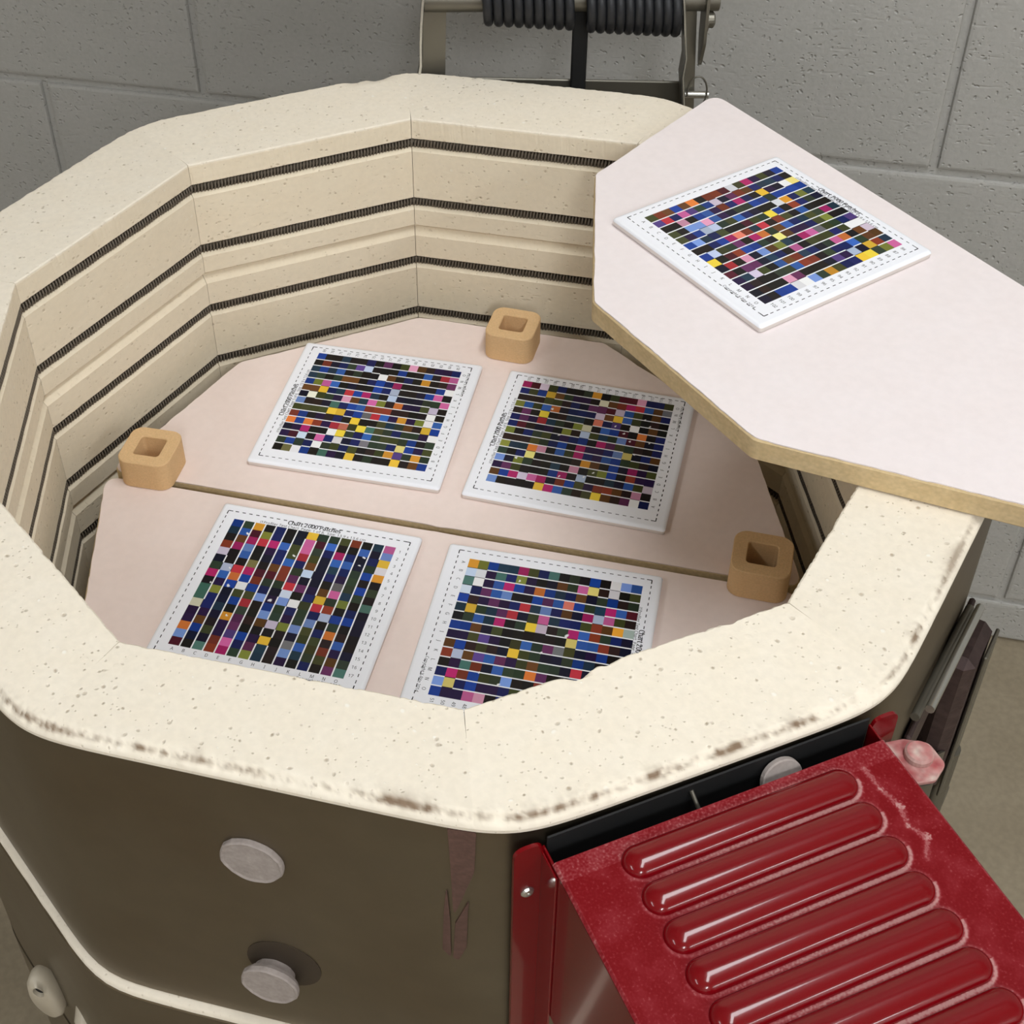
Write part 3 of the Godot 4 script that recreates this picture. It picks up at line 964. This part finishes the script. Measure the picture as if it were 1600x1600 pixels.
func post(label: String, at: Vector3, turn: float) -> void:
	var o := MeshInstance3D.new()
	var st := begin()
	var rows := []
	for q in [[0.0196, 0.0085, 0.0], [0.0204, 0.0092, 0.0008], [0.0204, 0.0092, 0.0246], [0.0198, 0.0086, 0.0254], [0.0108, 0.0032, 0.0254], [0.0102, 0.0026, 0.0246], [0.0102, 0.0026, 0.0008], [0.0108, 0.0032, 0.0]]:
		var row := []
		for p: Vector2 in rounded_square(q[0], q[1]): row.append(Vector3(p.x, q[2], p.y))
		rows.append(row)
	for i in 8:
		st.set_smooth_group(i)
		sheet(st, [rows[i], rows[(i + 1) % 8]], true)
	o.mesh = done(st)
	o.name = numbered("kiln_post")
	o.material_override = M.post
	add_child(o)
	o.position = at
	o.rotation.y = turn
	o.set_meta("label", label)
	o.set_meta("category", "kiln post")
	o.set_meta("group", "square kiln posts on the shelf")

# ------------------------------------------------------------------ test chart tiles
const INK := {
	"k": Color(0.105, 0.10, 0.10), "n": Color(0.085, 0.095, 0.17), "d": Color(0.10, 0.14, 0.35), "b": Color(0.10, 0.24, 0.56),
	"u": Color(0.20, 0.37, 0.67), "s": Color(0.45, 0.57, 0.81), "i": Color(0.74, 0.80, 0.91), "w": Color(0.94, 0.94, 0.955),
	"q": Color(0.84, 0.79, 0.87), "p": Color(0.155, 0.10, 0.25), "v": Color(0.34, 0.26, 0.52), "x": Color(0.37, 0.18, 0.34),
	"m": Color(0.67, 0.15, 0.40), "M": Color(0.77, 0.38, 0.60), "P": Color(0.85, 0.60, 0.71), "r": Color(0.70, 0.20, 0.24),
	"z": Color(0.30, 0.10, 0.15), "R": Color(0.50, 0.22, 0.15), "o": Color(0.83, 0.47, 0.22), "O": Color(0.87, 0.61, 0.20),
	"y": Color(0.94, 0.77, 0.25), "Y": Color(0.89, 0.83, 0.49), "c": Color(0.92, 0.91, 0.79), "l": Color(0.48, 0.51, 0.22),
	"e": Color(0.25, 0.27, 0.15), "g": Color(0.18, 0.235, 0.18), "t": Color(0.13, 0.22, 0.29), "T": Color(0.28, 0.44, 0.40),
	"h": Color(0.38, 0.25, 0.13), "j": Color(0.17, 0.125, 0.12), "a": Color(0.83, 0.47, 0.39), "G": Color(0.43, 0.43, 0.45),
	"f": Color(0.46, 0.44, 0.27), "L": Color(0.64, 0.69, 0.67)}

# strips A to O of each printed chart; each strip runs through its 17 numbered patches
func charts() -> Dictionary:
	var c := {}
	c.C = ["btkRqngmkTTcpposz", "guhmkkiuplddphbnk", "OzmsukrobnntnjenT", "klrkkfmbwebkOppRR", "ddmpnkzRberg xxvMm".replace(" ", ""), "kkuddhzgdskkjkbdg", "nneeuRRgnpbshkpxl",
		"yMMrdgxrisggqkytt", "gzgehinxkwdplkkjj", "gudnnnnpdeggsnGsp", "ekmutdkhyrdseeutk", "RkdudpGMgRikdeegd", "kunngggtlkbgojRek", "tndgbkbgkdbkjuphx", "MsywOkgkTnnnkkngT"]
	c.D = ["Olbttmed TkgkbkwsU".replace(" ", "").replace("U", "u"), "iwpTdlpknhgMYjwke", "Twpumbpobtdhngbjg", "idxuskkbxuabgtmuz", "bjpxpdrtsdhnmiMej", "tygtxrneMtddeRhOL", "kgutmkgyqjgmuRgdn", "bbhnekkkkkkYuuRjn",
		"ppevpkeugxGenpbkk", "hbjejnyegnngbtkkk", "RihvuxpehggnrnkDk".replace("D", "d"), "kpTRnuggoxkkdjebt", "dmRbegskkRdnejkbt", "sYdbppdekmngkkyde", "bppMPkdxtgkbnemkd"]
	# printed the other way round on the tile: number 1 lies at the far end
	for i in 15: c.D[i] = c.D[i].reverse()
	c.A = ["kfwbkTpnykgkkykhb", "gbgdwgedekjeOvgOg", "pzikMdwndGggdYbpe", "npmkkwygdugeegbkg", "oboRpraeyTegdggpw", "RbkpjdkykketghjYb".replace("Y", "y"), "eeeeyydbGrupOplwu", "sjjnTdbuRRRjjkkwk",
		"nceg pPhtMljoppeqk".replace(" ", ""), "hhydtrbmtkinnnggM", "blMukn kkbdikknbM".replace(" ", ""), "tgkghhkdbdmkkkkbw", "tbtukgkkwhkdkOkjx", "kRndgvikkkbkkukrM", "bkktkkdkxkePhjppd"]
	c.B = ["skkkkymugjeyhjxwd", "hbmqMmnRbepRRhjPk", "pxekkkbmkikktnueq", "snlgkktkPkelbkRpp", "gkdYkkkkjOhkbnmpe", "lttoPkuemdpubgejn", "jjjegdbkmppdsYndh", "lkdgenpdbkmxegjkd",
		"dzjnpkljietgszhnd", "dxprtgklckubzkokd", "jxkykjttkadvkwkhk", "lueuondddqhyuekjk", "jjjeejdnxxzquekhd", "debyhgppkchRmruhG", "mzqedkkgOkezzPdde"]
	c.E = ["eRhbhokRRzwempenb", "vrdMvgbqnxRhdttdk", "kkPkbupRdmdkypnwY", "ekssPupnggbbgbbbb", "epbiigeudnkkwOdlt", "bstdekkzegybkRdgn", "kkdbmaRtrjRekukkk", "biegxkmoghudtegmt",
		"ykzRbbgkYhppdelkk", "nrkPnshltnmMGegdv", "zkxxntdkMkeeedeww", "ptqekuhRtdngMokhq", "pjkkgguRRkgddughh", "njkkPxkkknvpinyRt", "nkbbwwsgOeddyyglM"]
	for i in 15: c.E[i] = c.E[i].reverse()
	return c

const MM := 7.0        # texture pixels per millimetre
const SHEET := 146.0   # printed face, millimetres

func chart_image(strips: Array, ou: float, ov: float, seed_: int) -> Image:
	var r := RandomNumberGenerator.new()
	r.seed = seed_
	var n := int(SHEET * MM)
	var img := Image.create(n, n, false, Image.FORMAT_RGB8)
	img.fill(Color(0.955, 0.96, 0.985))
	var px := func(u: float, v: float) -> Vector2i: return Vector2i(int((u + SHEET / 2.0) * MM), int((v + SHEET / 2.0) * MM))
	var rect := func(u0: float, v0: float, u1: float, v1: float, c: Color) -> void:
		var a: Vector2i = px.call(u0, v0)
		var b: Vector2i = px.call(u1, v1)
		img.fill_rect(Rect2i(a, Vector2i(maxi(1, b.x - a.x), maxi(1, b.y - a.y))), c)
	var pu := 123.0 / 15.0
	var pv := 122.0 / 17.0
	var u0 := -61.5 + ou
	var v0 := -61.0 + ov
	for i in 15:
		for j in 17:
			var ch: String = strips[i][j] if j < strips[i].length() else "k"
			var c: Color = INK[ch]
			var k := r.randf_range(0.88, 1.12)
			c = Color(clampf(c.r * k + r.randf_range(-0.01, 0.02), 0, 0.95), clampf(c.g * k, 0, 0.95), clampf(c.b * k + r.randf_range(-0.01, 0.02), 0, 0.96))
			rect.call(u0 + pu * i, v0 + pv * j, u0 + pu * (i + 1), v0 + pv * (j + 1), c)
	# separators between the strips: white, black beside pale patches
	for i in range(1, 15):
		for j in 17:
			var a: Color = INK[strips[i - 1][j] if j < strips[i - 1].length() else "k"]
			var b: Color = INK[strips[i][j] if j < strips[i].length() else "k"]
			var pale := maxf(a.get_luminance(), b.get_luminance()) > 0.68
			var w := 0.22 if pale else 0.5
			rect.call(u0 + pu * i - w, v0 + pv * j, u0 + pu * i + w, v0 + pv * (j + 1), Color(0.12, 0.12, 0.14) if pale else Color(0.94, 0.945, 0.96))
	# dashed cutting frame
	var ink := Color(0.10, 0.10, 0.12)
	var fu := 69.5
	var fv := 68.2
	var fx := ou * 0.3
	var fy := ov * 0.3
	for s: float in [-1.0, 1.0]:
		var q := -fu
		while q < fu - 1.0:
			rect.call(q + fx, s * fv - 0.3 + fy, q + 2.6 + fx, s * fv + 0.3 + fy, ink)
			q += 5.35
		q = -fv
		while q < fv - 1.0:
			rect.call(s * fu - 0.3 + fx, q + fy, s * fu + 0.3 + fx, q + 2.6 + fy, ink)
			q += 5.35
		for s2: float in [-1.0, 1.0]:
			rect.call(minf(s * fu, s * (fu - 3.5)) + fx, s2 * fv - 0.35 + fy, maxf(s * fu, s * (fu - 3.5)) + fx, s2 * fv + 0.35 + fy, ink)
			rect.call(s * fu - 0.35 + fx, minf(s2 * fv, s2 * (fv - 3.5)) + fy, s * fu + 0.35 + fx, maxf(s2 * fv, s2 * (fv - 3.5)) + fy, ink)
	return img

# small chips in the glaze, millimetres on the printed face
func chips(img: Image, spots: Array) -> void:
	for s: Array in spots:
		blob(img, (s[0] + SHEET / 2.0) * MM, (s[1] + SHEET / 2.0) * MM, s[2] * MM, s[2] * MM * 0.6, s[0] * 0.7, Color(0.93, 0.93, 0.94), 1.0)
		blob(img, (s[0] + 0.9 + SHEET / 2.0) * MM, (s[1] + 0.5 + SHEET / 2.0) * MM, s[2] * MM * 0.6, s[2] * MM * 0.5, s[1], Color(0.93, 0.93, 0.94), 0.9)

func letters(st: SurfaceTool, text: String, u: float, v: float, height: float, width := 0.0, turn := 0.0) -> void:
	var tm := TextMesh.new()
	var f := SystemFont.new()
	f.font_names = PackedStringArray(["Droid Sans"])
	tm.font = f
	tm.text = text
	tm.font_size = 32
	tm.pixel_size = height * 0.001 / 24.0
	tm.depth = 0.00008
	tm.curve_step = 3.0
	var size := tm.get_aabb().size
	var sx := (width * 0.001 / size.x) if width > 0.0 else 1.0
	var b := Basis(Vector3.UP, turn) * Basis(Vector3(sx, 0, 0), Vector3(0, 0, -1), Vector3(0, 1, 0))
	st.append_from(tm, 0, Transform3D(b, Vector3(u * 0.001, 0.0, v * 0.001)))

func tile(key: String, label: String, at: Vector3, angle: float, turn: float, strips: Array, page: int, ou: float, ov: float, spots: Array) -> void:
	var h := 0.0062
	var root := thing("test_tile", label, "tile", at, -deg_to_rad(angle) + deg_to_rad(turn), "printed test chart tiles")
	var st := begin()
	var rows := []
	for q in [[0.0745, 0.0012, 0.0], [0.0757, 0.002, 0.0010], [0.0760, 0.0022, 0.0042], [0.0756, 0.0022, 0.0053], [0.0746, 0.002, 0.0060], [0.0735, 0.002, 0.0062]]:
		var row := []
		var q0: float = q[0]
		for p: Vector2 in rounded_square(q0, q[1]):
			row.append(Vector3(p.x, q[2], p.y))
		rows.append(row)
	st.set_smooth_group(1)
	sheet(st, [rows[2], rows[3], rows[4], rows[5]], true)
	flat(st)
	for s in 24:
		for v: Vector3 in [Vector3(0, h, 0), rows[5][s], rows[5][(s + 1) % 24]]: st.add_vertex(v)
	part(done(st), "glaze", M.glaze, root, "white glazed tile face")
	st = begin()
	st.set_smooth_group(1)
	sheet(st, [rows[0], rows[1], rows[2]], true)
	flat(st)
	for s in 24:
		for v: Vector3 in [Vector3(0, 0, 0), rows[0][(s + 1) % 24], rows[0][s]]: st.add_vertex(v)
	part(done(st), "body", M.bisque, root, "unglazed tile body")
	var img := chart_image(strips, ou, ov, 100 + page)
	chips(img, spots)
	var m := StandardMaterial3D.new()
	m.albedo_texture = tex(img)
	m.roughness = 0.18
	m.metallic_specular = 0.28
	st = begin()
	flat(st)
	var e := SHEET * 0.0005
	var y := h + 0.00008
	for q in [[-1, -1], [1, -1], [1, 1], [-1, -1], [1, 1], [-1, 1]]:
		st.set_uv(Vector2(q[0] * 0.5 + 0.5, q[1] * 0.5 + 0.5))
		st.add_vertex(Vector3(q[0] * e, y, q[1] * e))
	part(done(st), "printed_chart", m, root, "printed colour patches in a dashed frame")
	# lettering
	st = begin()
	letters(st, "Chart 2000 Patches", -2.0 + ou, -66.6 + ov * 0.6, 3.9, 40.0)
	letters(st, "Chart 2000 Patches", -1.75 + ou, -66.6 + ov * 0.6, 3.9, 40.0)
	letters(st, "i1Profiler Test Chart  Page: %d of 8,  Size: 13.9 x 13.6 cm" % page, -2.0 + ou, -62.6 + ov * 0.8, 2.4, 80.0)
	letters(st, "Copyright X-Rite 2014", 46.0 + ou, 67.6 + ov * 0.5, 1.9, 30.0)
	for i in 15:
		letters(st, "ABCDEFGHIJKLMNO"[i], -61.5 + 8.2 * (i + 0.5) + ou, 64.2 + ov * 0.8, 2.6)
	for j in 17:
		letters(st, str((page - 1) * 17 + j + 1), 65.2 + ou * 0.8, -61.0 + 122.0 / 17.0 * (j + 0.5) + ov, 2.5)
	var lm := part(st.commit(), "lettering", M.ink, root, "small black printed lettering")
	lm.position.y = h + 0.0001

# ------------------------------------------------------------------ room
func build_room() -> void:
	# back wall of painted concrete blocks
	var wt := WALL_T
	var wn := WALL_N
	var B := Basis(wt, Vector3.UP, wn)
	var p0 := -wn * WALL_D
	var recess := 0.0052
	var midy := (FLOOR_Y + CEIL_Y) / 2.0
	var wall := struct(box_mesh(Vector3.ZERO, Vector3(6.4, CEIL_Y - FLOOR_Y, 0.19), 0.001), "wall_back", M.block)
	wall.transform = Transform3D(B, p0 - wn * (0.095 + recess) + Vector3.UP * midy)
	# shared block meshes
	var course := 0.2032
	var long := 0.4064
	var joint := 0.0085
	var block := func(w: float, hh: float) -> ArrayMesh:
		var st := begin()
		var r := 0.0042
		var rows := []
		for q in [[0.0, 0.0], [0.0, recess - 0.0030], [0.0010, recess - 0.0010], [0.0036, recess - 0.0002], [0.0075, recess]]:
			var row := []
			for p: Vector2 in rounded_square(0.5, 0.0, 2):
				var x: float = (w / 2.0 - q[0]) * signf(p.x)
				var yy: float = (hh / 2.0 - q[0]) * signf(p.y)
				row.append(Vector3(x, yy, q[1]))
			rows.append(row)
		flat(st)
		sheet(st, rows, true)
		for s in rows[4].size():
			for v: Vector3 in [Vector3(0, 0, recess), rows[4][(s + 1) % rows[4].size()], rows[4][s]]: st.add_vertex(v)
		return done(st)
	var full: ArrayMesh = block.call(long - joint, course - joint)
	for row in range(-4, 4):
		var ya := -0.218 + course * row
		var yb := ya + course
		if yb < FLOOR_Y + 0.03: continue
		var low := maxf(ya, FLOOR_Y)
		var mesh := full
		if low > ya: mesh = block.call(long - joint, yb - low - joint)
		var off := -0.4498 if row % 2 == 0 else -0.4498 - long / 2.0
		for q in range(-3, 6):
			var tc := off + long * (q + 0.5)
			var bw := long
			# one course has a longer and a shorter block behind the hinge
			if row == 0 and q == 0:
				tc += 0.016
				bw += 0.032
			elif row == 0 and q == 1:
				tc += 0.016
				bw -= 0.032
			if absf(tc - 0.1) > 1.75: continue
			var o := part(mesh if bw == long else block.call(bw - joint, yb - low - joint), "block", M.block, wall)
			o.transform = wall.transform.affine_inverse() * Transform3D(B, p0 - wn * recess + wt * tc + Vector3.UP * (low + yb) / 2.0)
	# the other walls, floor and ceiling
	var th := 0.15
	var cx := -wn * WALL_D + wn * 2.4
	var fl := struct(box_mesh(Vector3.ZERO, Vector3(6.7, th, 5.2), 0.001), "floor", M.floor)
	fl.transform = Transform3D(B, cx + Vector3.UP * (FLOOR_Y - th / 2.0))
	var ce := struct(box_mesh(Vector3.ZERO, Vector3(6.7, th, 5.2), 0.001), "ceiling", M.ceiling)
	ce.transform = Transform3D(B, cx + Vector3.UP * (CEIL_Y + th / 2.0))
	for s in 2:
		var o := struct(box_mesh(Vector3.ZERO, Vector3(th, CEIL_Y - FLOOR_Y, 5.0), 0.001), ["wall_left", "wall_right"][s], M.plaster)
		o.transform = Transform3D(B, cx + wt * ([-3.1, 3.1][s]) + Vector3.UP * midy)
	var wf := struct(box_mesh(Vector3.ZERO, Vector3(6.7, CEIL_Y - FLOOR_Y, th), 0.001), "wall_front", M.plaster)
	wf.transform = Transform3D(B, cx + wn * 2.48 + Vector3.UP * midy)

func ceiling_light(t: float, n: float, label: String, energy: float) -> void:
	var at := -WALL_N * WALL_D + WALL_T * t + WALL_N * n + Vector3.UP * CEIL_Y
	var B := Basis(WALL_T, Vector3.UP, WALL_N)
	var root := thing("ceiling_light", label, "ceiling light", at, 0.0, "ceiling troffers")
	root.basis = B
	var L := 1.2
	var W := 0.30
	part(box_mesh(Vector3(0, -0.0255, 0), Vector3(W + 0.06, 0.05, L + 0.06), 0.004), "housing", M.porcelain, root)
	var gm := plain(Color(0.9, 0.9, 0.9), 0.6)
	gm.emission_enabled = true
	gm.emission = Color(0.975, 0.99, 1.0)
	gm.emission_energy_multiplier = 6.0
	part(box_mesh(Vector3(0, -0.0525, 0), Vector3(W, 0.004, L), 0.001), "light_panel", gm, root)
	var al := AreaLight3D.new()
	al.name = "lamp"
	al.area_size = Vector2(W, L)
	al.light_energy = energy
	al.light_color = Color(0.975, 0.99, 1.0)
	al.shadow_enabled = true
	al.area_range = 12.0
	root.add_child(al)
	al.position = Vector3(0, -0.058, 0)
	al.rotation_degrees = Vector3(-90, 0, 0)

# ------------------------------------------------------------------ scene
func _ready() -> void:
	rng.seed = 20
	nz.seed = 4
	nz.frequency = 0.05
	nz.noise_type = FastNoiseLite.TYPE_SIMPLEX_SMOOTH
	# camera
	var cam := Camera3D.new()
	cam.name = "camera"
	add_child(cam)
	cam.transform = Transform3D(Basis(Vector3(0.99964411, -0.02231498, 0.0146183), Vector3(0.0264751, 0.7626088, -0.64631795), Vector3(0.00327453, 0.64647495, 0.76292818)), Vector3(0.00597745, 0.56109629, 0.73405022))
	cam.projection = Camera3D.PROJECTION_FRUSTUM
	cam.near = 0.05
	cam.far = 50.0
	cam.size = 0.05 * 1600.0 / 2222.14
	cam.frustum_offset = Vector2(0.05 * (800.0 - 683.246) / 2222.14, -0.05 * (800.0 - 646.208) / 2222.14)
	cam.current = true
	# environment
	var we := WorldEnvironment.new()
	var env := Environment.new()
	env.background_mode = Environment.BG_COLOR
	env.background_color = Color(0.0, 0.0, 0.0)
	env.tonemap_mode = Environment.TONE_MAPPER_LINEAR
	env.tonemap_exposure = 0.925
	env.sdfgi_enabled = true
	env.ssao_enabled = true
	env.ssil_enabled = true
	we.environment = env
	add_child(we)
	make_materials()
	# ceiling troffers (t along the block wall, n out from it)
	ceiling_light(0.55, 1.0, "ceiling troffer over the kiln", 1.4)
	ceiling_light(0.9, 3.5, "ceiling troffer farther out in front of the kiln", 4.6)
	ceiling_light(2.6, 2.6, "ceiling troffer by the right wall", 2.4)
	ceiling_light(-1.3, 2.4, "ceiling troffer at the left", 0.9)
	build_room()
	build_kiln()
	build_box()
	# shelves
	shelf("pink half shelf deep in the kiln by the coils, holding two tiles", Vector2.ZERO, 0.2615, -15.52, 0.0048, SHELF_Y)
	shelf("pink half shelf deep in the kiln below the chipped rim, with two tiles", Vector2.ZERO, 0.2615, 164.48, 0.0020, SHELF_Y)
	shelf("pinkish white half shelf lying across the kiln rim with one tile", Vector2(0.3585, -0.0697), 0.2582, 119.85, 0.0, 0.0170)
	# posts
	post("well-lit tan square kiln post at one end of the shelf joint", Vector3(-0.2150, SHELF_Y, -0.0720), deg_to_rad(-14.0))
	post("tan square kiln post on the pink shelf by the coils, beside two tiles", Vector3(0.0672, SHELF_Y, -0.2145), deg_to_rad(-18.0))
	post("shaded tan square kiln post at the shelf joint under the upper shelf", Vector3(0.2230, SHELF_Y, 0.0565), deg_to_rad(-16.5))
	# tiles
	var c := charts()
	var ty := SHELF_Y
	tile("A", "white chart tile on the pink shelf, numbers 69 to 85 along its edge", Vector3(-0.0519, ty, -0.1299), 14.6, 90.0, c.A, 5, 1.4, 0.0, [])
	tile("B", "chart tile with chipped glaze spots, numbers from 103, partly under the upper shelf", Vector3(0.1135, ty, -0.0825), 17.1, 90.0, c.B, 7, 3.0, -0.7,
		[[28, 32, 1.4], [20, 28, 1.3], [27, 20, 1.2], [35, -32, 1.6], [6, -20, 1.5], [-28, -46, 1.6], [-36, 8, 1.3], [-30, 14, 1.2], [12, 34, 1.2], [40, 41, 1.2], [33, 46, 1.1], [14, 49, 1.2], [-2, 40, 1.2], [-40, -10, 1.2]])
	tile("C", "chart tile with upright title and letters, numbers 1 to 17, beside the front rim", Vector3(-0.104, ty, 0.0647), 15.9, 0.0, c.C, 1, -1.0, 0.2,
		[[-48, -49, 1.6], [41, -46, 1.6], [40, -38, 1.1], [-8, -36, 1.5], [-14, -40, 1.0], [-43, 2, 1.8], [-48, -14, 1.2], [-10, 8, 2.0], [-56, 2, 1.1], [-34, 28, 1.2]])
	tile("D", "chart tile turned sideways at the front rim, partly hidden by the chipped edge", Vector3(0.0639, ty, 0.1112), 14.5, -90.0, c.D, 3, -1.6, -2.3,
		[[-50, 20, 1.2], [-8, -20, 2.0], [10, -6, 1.3], [35, 30, 1.0], [42, 16, 1.4]])
	tile("E", "chart tile on the shelf lying across the rim, numbers 86 to 102", Vector3(0.2322, 0.0170, -0.0808), -31.3, -90.0, c.E, 6, -2.0, -3.4, [])
